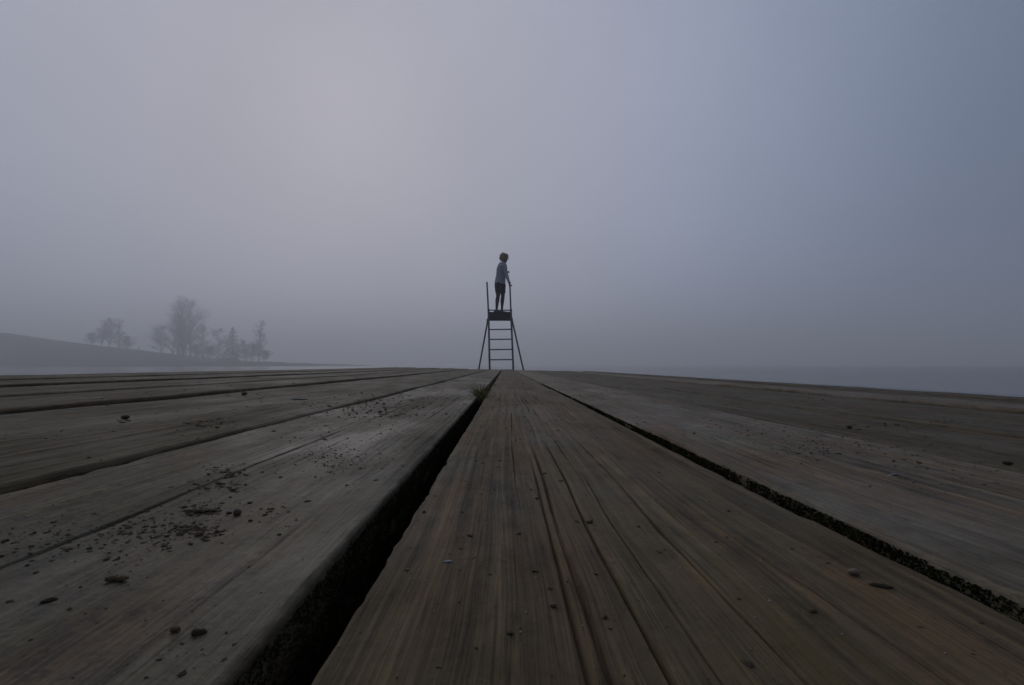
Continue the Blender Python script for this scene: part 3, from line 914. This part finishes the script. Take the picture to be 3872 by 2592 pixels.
# ------------------------------------------------------------------ moss on the plank sides, dense and darkened to paint in gap shade
def moss():
    rg = np.random.default_rng(21)
    Vs, Ts = [], []; off = 0
    vn = VNoise(44)
    def side(k, sgn, y0, y1, n, zlo, zhi):
        nonlocal off
        ys = y0 * (y1 / y0) ** rg.random(n)
        zs = rg.uniform(zlo, zhi, n)
        keep = vn(np.log(ys) * 22, zs * 160 + 4) > 0.10
        ys, zs = ys[keep], zs[keep]; m = len(ys)
        xw = (PLANKS[k][1] + edge_shift(k, ys, 77)) if sgn > 0 else (PLANKS[k][0] - edge_shift(k, ys, 3))
        base = np.stack([xw - sgn * 0.0002, ys, zs], 1)
        d = rg.normal(0, 0.7, (m, 3)); d[:, 0] = sgn * (0.6 + rg.random(m)); d[:, 2] += 0.4
        d /= np.linalg.norm(d, axis=1)[:, None]
        s = np.cross(d, rg.normal(0, 1, (m, 3))); s /= np.linalg.norm(s, axis=1)[:, None]
        L = ((0.0005 + 0.0010 * rg.random(m)) * np.clip(0.45 + ys * 3, 0, 1.6))[:, None]
        V = np.stack([base - s * L * .35, base + s * L * .35, base + d * L, base + np.cross(d, s) * L * .4], 1).reshape(-1, 3)
        i = np.arange(m)[:, None] * 4 + off
        Vs.append(V); Ts.append(np.concatenate([i + [0, 1, 2], i + [1, 3, 2], i + [3, 0, 2]], 0)); off += 4 * m
    side(9, 1, 0.045, 1.2, 52000, -0.034, -0.0018)
    side(11, -1, 0.05, 1.5, 46000, -0.022, -0.0040)
    side(8, 1, 0.12, 2.0, 26000, -0.022, -0.0042)
    side(9, -1, 0.12, 0.8, 5000, -0.03, -0.006)
    side(7, 1, 0.25, 2.0, 9000, -0.02, -0.004)
    side(12, -1, 0.2, 2.0, 9000, -0.02, -0.004)
    V = np.concatenate(Vs)
    o = np_mesh('moss', V, np.concatenate(Ts), plain('moss', (0.022, 0.023, 0.009), 0.95, 0.05, 0.6, 120))
    o.matrix_world = DECK_M
    tag(o, 'dark green moss clinging to the plank sides inside the gaps, its colour darkened to deepen their shade', 'moss', kind='stuff')
moss()

# ------------------------------------------------------------------ soil crumbs and bits on the planks
ICO1, ICO2, ICO3 = ico(1), ico(2), ico(3)

M['soil'] = plain('soil', (0.070, 0.053, 0.033), 0.95, 0.15, 0.4, 900, 0.5, 0.0006)
M['soil_brown'] = plain('soil_brown', (0.115, 0.078, 0.042), 0.9, 0.2, 0.4, 900, 0.4, 0.0006)
M['pale_grit'] = plain('pale_grit', (0.32, 0.31, 0.29), 0.6, 0.5, 0.3, 900)

def crumbs():
    rg = np.random.default_rng(77)
    P = []
    def patch(px, py, n, sx, sy, s0, s1, flat=0.6):
        """n crumbs round a photo position; spreads in photo pixels, sizes in millimetres."""
        qx = px + rg.normal(0, sx, n); qy = py + rg.normal(0, sy, n)
        for a, b in zip(qx, qy):
            if b < 1412: continue
            x, y = deck_xy(a, b)
            if not (0.03 < y < 5.9): continue
            k = plank_at(x)
            if k is None: continue
            s = 0.54 * s0 * (s1 / s0) ** (rg.random() ** 2.2) * 1e-3
            P.append((x, y, s, k, flat))
    k = 1.653
    # patches read off the photo (positions in the 2342-wide view)
    for px, py, n, sx, sy, s0, s1 in (
        (520, 1080, 150, 30, 8, .2, 1.6), (505, 1108, 150, 40, 8, .15, 1.4), (440, 1212, 110, 44, 7, .15, 1.4), (450, 1165, 90, 40, 9, .15, 1.3), (465, 1165, 60, 22, 10, .3, 1.3), (430, 1212, 120, 40, 12, .25, 1.3),
        (330, 1190, 110, 60, 22, .25, 1.2), (270, 1235, 90, 70, 25, .25, 1.0), (120, 1215, 70, 60, 20, .25, 1.0), (90, 1250, 60, 70, 18, .25, 1.0),
        (600, 1180, 50, 40, 20, .25, 1.0), (780, 1050, 220, 60, 22, .25, 1.0), (740, 1045, 90, 40, 10, .3, 1.2), (800, 985, 240, 90, 25, .3, 1.2),
        (850, 940, 360, 70, 12, .5, 2.6), (900, 915, 300, 80, 10, .6, 3.0), (480, 970, 70, 40, 6, .5, 2.0), (450, 985, 50, 60, 10, .4, 1.6),
        (280, 962, 16, 10, 3, .6, 2.4), (690, 925, 40, 25, 4, .6, 2.2), (1130, 870, 60, 40, 5, .8, 2.6), (560, 900, 30, 60, 6, 1., 3.),
        (260, 1325, 14, 40, 12, .2, .6), (420, 1450, 30, 120, 40, .15, .5),
        (1215, 910, 120, 40, 6, .4, 1.8), (1190, 1080, 14, 10, 6, .2, .6), (1190, 960, 80, 60, 25, .25, .9),
        (1880, 1010, 220, 120, 30, .25, 1.2), (1720, 985, 200, 90, 20, .3, 1.3), (1930, 1020, 90, 40, 14, .3, 1.3), (2050, 1010, 120, 120, 26, .3, 1.2),
        (1840, 1030, 160, 40, 18, .25, 1.2), (2180, 1095, 130, 110, 25, .2, .9), (1620, 925, 110, 70, 10, .5, 1.8), (1500, 890, 110, 90, 10, .7, 2.4),
        (2120, 965, 80, 110, 6, .5, 2.0), (1700, 880, 60, 160, 6, 1., 3.), (2150, 1060, 100, 120, 20, .25, 1.0),
        (160, 1000, 40, 90, 10, .4, 1.6), (520, 940, 60, 200, 15, .5, 1.8), (300, 900, 50, 200, 12, .8, 2.6), (250, 872, 30, 200, 6, 1., 3.2)):
        patch(px * k, py * k, n, sx * k, sy * k, s0, s1)
        patch(px * k, py * k, n, sx * k * 1.5, sy * k * 1.5, s0 * .5, s0 * 1.3)
    # thin general scatter over every plank
    for _ in range(5200):
        y = 0.06 * (5.8 / 0.06) ** rg.random(); x = rg.uniform(-1.3, 1.25) if y > 0.6 else rg.uniform(-.45, .5)
        kk = plank_at(x)
        if kk is None: continue
        dens = (0.25 if kk == 10 else 1.0) * (VN[0](x * 14 + 3, y * 5) > 0.45)
        if rg.random() > dens: continue
        s = (0.10 + 0.6 * rg.random() ** 3) * 1e-3 * min(1 + 1.2 * y, 3.0)
        P.append((x, y, s, kk, 0.6))
    for _ in range(420):   # tiny dark dots on the middle plank
        y = 0.07 * (1.6 / 0.07) ** rg.random(); x = rg.uniform(-.028, .104)
        P.append((x, y, (0.10 + 0.45 * rg.random() ** 3) * 1e-3 * (1 + y), 10, .6))
    pr = np.array([p[:3] for p in P]); kk = np.array([p[3] for p in P])
    z = np.zeros(len(P))
    for k_ in np.unique(kk):
        m = kk == k_; z[m] = plank_height(k_, pr[m, 0], pr[m, 1])
    n = len(P)
    jit = np.clip(1 + rg.normal(0, .34, (n, 12, 1)), .35, 2)
    V = ICO1[0][None] * jit
    # random turn, flatten, stretch
    qn = rg.normal(0, 1, (n, 4)); qn /= np.linalg.norm(qn, axis=1)[:, None]
    w, x, y, zz = qn.T
    R = np.stack([1 - 2 * (y * y + zz * zz), 2 * (x * y - zz * w), 2 * (x * zz + y * w), 2 * (x * y + zz * w), 1 - 2 * (x * x + zz * zz), 2 * (y * zz - x * w), 2 * (x * zz - y * w), 2 * (y * zz + x * w), 1 - 2 * (x * x + y * y)], -1).reshape(n, 3, 3)
    V = V * (1 + 1.1 * rg.random((n, 1, 3)) ** 2)
    V = np.einsum('nij,nkj->nki', R, V)
    V[:, :, 2] *= 0.22 + 0.35 * rg.random((n, 1)) ** 1.5
    V = V * pr[:, 2][:, None, None]
    zc = z + pr[:, 2] * 0.25
    V = V + np.stack([pr[:, 0], pr[:, 1], zc], -1)[:, None, :]
    T = (ICO1[1][None] + (np.arange(n) * 12)[:, None, None]).reshape(-1, 3)
    o = np_mesh('soil_crumbs', V.reshape(-1, 3), T, M['soil'], smooth=False)
    o.data.materials.append(M['soil_brown'])
    mi = np.repeat((rg.random(n) < 0.30).astype(np.int32), len(ICO1[1]))
    o.data.polygons.foreach_set('material_index', mi)
    o.matrix_world = DECK_M
    tag(o, 'dark crumbs of soil and bark scattered over the planks', 'soil', kind='stuff')
    # pale grains of grit and frost
    n = 520
    ys = 0.07 * (1.2 / 0.07) ** rg.random(n); xs = rg.uniform(-.16, .26, n)
    ok = np.array([plank_at(a) is not None for a in xs]); xs, ys = xs[ok], ys[ok]; n = len(xs)
    zs = np.array([float(plank_height(plank_at(a), a, b)) for a, b in zip(xs, ys)])
    s = (0.07 + 0.16 * rg.random(n) ** 2) * 1e-3 * (1 + 2 * ys)
    V = ICO1[0][None] * (1 + rg.normal(0, .2, (n, 12, 1))) * s[:, None, None] + np.stack([xs, ys, zs + s * .5], -1)[:, None]
    T = (ICO1[1][None] + (np.arange(n) * 12)[:, None, None]).reshape(-1, 3)
    g = np_mesh('pale_grit', V.reshape(-1, 3), T, M['pale_grit'])
    g.matrix_world = DECK_M
    tag(g, 'tiny pale grains of grit sprinkled over the near planks', 'grit', kind='stuff')
crumbs()

def lump(name, px, py, w_px, aspect, high, mat, label, cat, seed, rough=.22, turn=0.0, lobes=1):
    """A single bit lying on the deck at a photo position, w_px photo pixels wide."""
    p = on_deck(px, py)
    a = w_px / F_PX * (p - Vector((0, 0, CAM_H))).length / 2
    Vs, Ts, off = [], [], 0
    rg = np.random.default_rng(seed)
    for l in range(lobes):
        V, T = ICO3
        f = np.array([mnoise.fractal(Vector(v) * 1.6 + Vector((seed * 3.1 + l * 7, 0, 0)), 0.9, 2.0, 4) for v in V])
        V = V * (1 + rough * f)[:, None] * np.array([1, aspect, high]) * (1 if lobes == 1 else 0.58)
        if lobes > 1: V = V + np.array([(l - (lobes - 1) / 2) * 0.85, rg.normal(0, .1), 0])
        Vs.append(V); Ts.append(T + off); off += len(V)
    V = np.concatenate(Vs) * a
    c, s = math.cos(turn), math.sin(turn)
    V = V @ np.array([[c, -s, 0], [s, c, 0], [0, 0, 1]]).T
    V[:, 2] -= V[:, 2].min() * 0.82
    o = np_mesh(name, V, np.concatenate(Ts), mat)
    o.matrix_world = DECK_M @ Matrix.Translation(p)
    tag(o, label, cat)
    return o
red = plain('red_pebble', (0.13, 0.07, 0.055), 0.7, 0.3, 0.3, 700)
tan = plain('tan_pebble', (0.19, 0.14, 0.09), 0.7, 0.3, 0.3, 700)
white = plain('white_flake', (0.40, 0.40, 0.40), 0.7, 0.4, 0.3, 900)
chip = plain('wood_chip', (0.24, 0.21, 0.19), 0.8, 0.3, 0.3, 300)
lump('soil_clod', 437, 2198, 58, .6, .42, M['soil_brown'], 'two-lobed dark clod of soil alone on the near left plank', 'clod', 1, .3, .1, 2)
lump('soil_clod', 662, 2401, 28, .7, .5, M['soil_brown'], 'left clod of the brown pair lowest on the near left plank', 'clod', 2, .3)
lump('soil_clod', 750, 2404, 40, .45, .4, M['soil'], 'right, longer clod of the pair lowest on the near left plank', 'clod', 3, .3, .15)
lump('soil_clod', 772, 1932, 44, .6, .40, M['soil_brown'], 'large dark clod amid the crumb cluster on the near left plank', 'clod', 4, .4, .1, 3)
lump('soil_clod', 474, 1586, 20, .8, .6, M['soil'], 'dark clod on the second plank left, by its far edge', 'clod', 6, .3)
lump('soil_clod', 924, 1488, 18, .8, .6, M['soil_brown'], 'brown clod on the third plank left of the middle', 'clod', 7, .3)
lump('soil_clod', 3810, 1743, 22, .7, .5, M['soil'], 'dark clod near the right edge on the second plank right', 'clod', 8, .3)
lump('soil_clod', 3212, 1612, 15, .8, .7, M['soil'], 'small reddish dark clod on the second plank right', 'clod', 18, .3)
lump('pebble', 2093, 2285, 24, .9, .6, red, 'round reddish pebble in the middle of the central plank', 'pebble', 9, .08)
lump('pebble', 3229, 2158, 34, .7, .55, tan, 'tan oblong pebble on the right half of the central plank', 'pebble', 10, .12)
lump('seed', 897, 1946, 24, .9, .85, red, 'round red-brown seed beside the clods on the near left plank', 'seed', 11, .08)
lump('white_flake', 1692, 2113, 30, .5, .3, white, 'ragged white flake on the left half of the central plank', 'flake', 12, .5, .2, 2)
lump('twig_stub', 3332, 2203, 60, .24, .2, M['soil'], 'short dark twig stub on the right side of the central plank', 'twig', 13, .08, -.35)
lump('wood_chip', 1130, 1515, 58, .22, .10, chip, 'pale splinter of wood lying on the second plank left', 'wood chip', 14, .15, .05)
def straw():
    p = on_deck(3385, 1806); s = 46 / F_PX * (p - Vector((0, 0, CAM_H))).length
    pts = [Vector((s * (t - .5), 0, s * .22 * math.sin(math.pi * t) + .0003)) for t in np.linspace(0, 1, 9)]
    o = tube('curled_straw', pts, s * .035, white, None, 6)
    o.matrix_world = DECK_M @ Matrix.Translation(p)
    tag(o, 'thin pale curled straw arching off the first plank right', 'straw')
straw()

# ------------------------------------------------------------------ fog
def haze():
    m = bpy.data.materials.new('haze'); m.use_nodes = True
    n = m.node_tree.nodes; n.clear()
    out = n.new('ShaderNodeOutputMaterial'); v = n.new('ShaderNodeVolumePrincipled')
    v.inputs['Color'].default_value = (0.985, 0.988, 0.992, 1)
    v.inputs['Density'].default_value = HAZE_DENSITY
    v.inputs['Anisotropy'].default_value = 0.35
    m.node_tree.links.new(v.outputs[0], out.inputs['Volume'])
    m.cycles.homogeneous_volume = True
    bm = bmesh.new(); bmesh.ops.create_cube(bm, size=1.0)
    bmesh.ops.scale(bm, vec=(2000, 2000, 36.0), verts=bm.verts)
    bmesh.ops.translate(bm, vec=(0, 0, 36.0 / 2 - 2.4), verts=bm.verts)
    o = bm_obj('haze', bm, m)
    tag(o, 'even grey fog lying over the whole lake', 'fog', kind='stuff')
HAZE_DENSITY = 0.0058
haze()
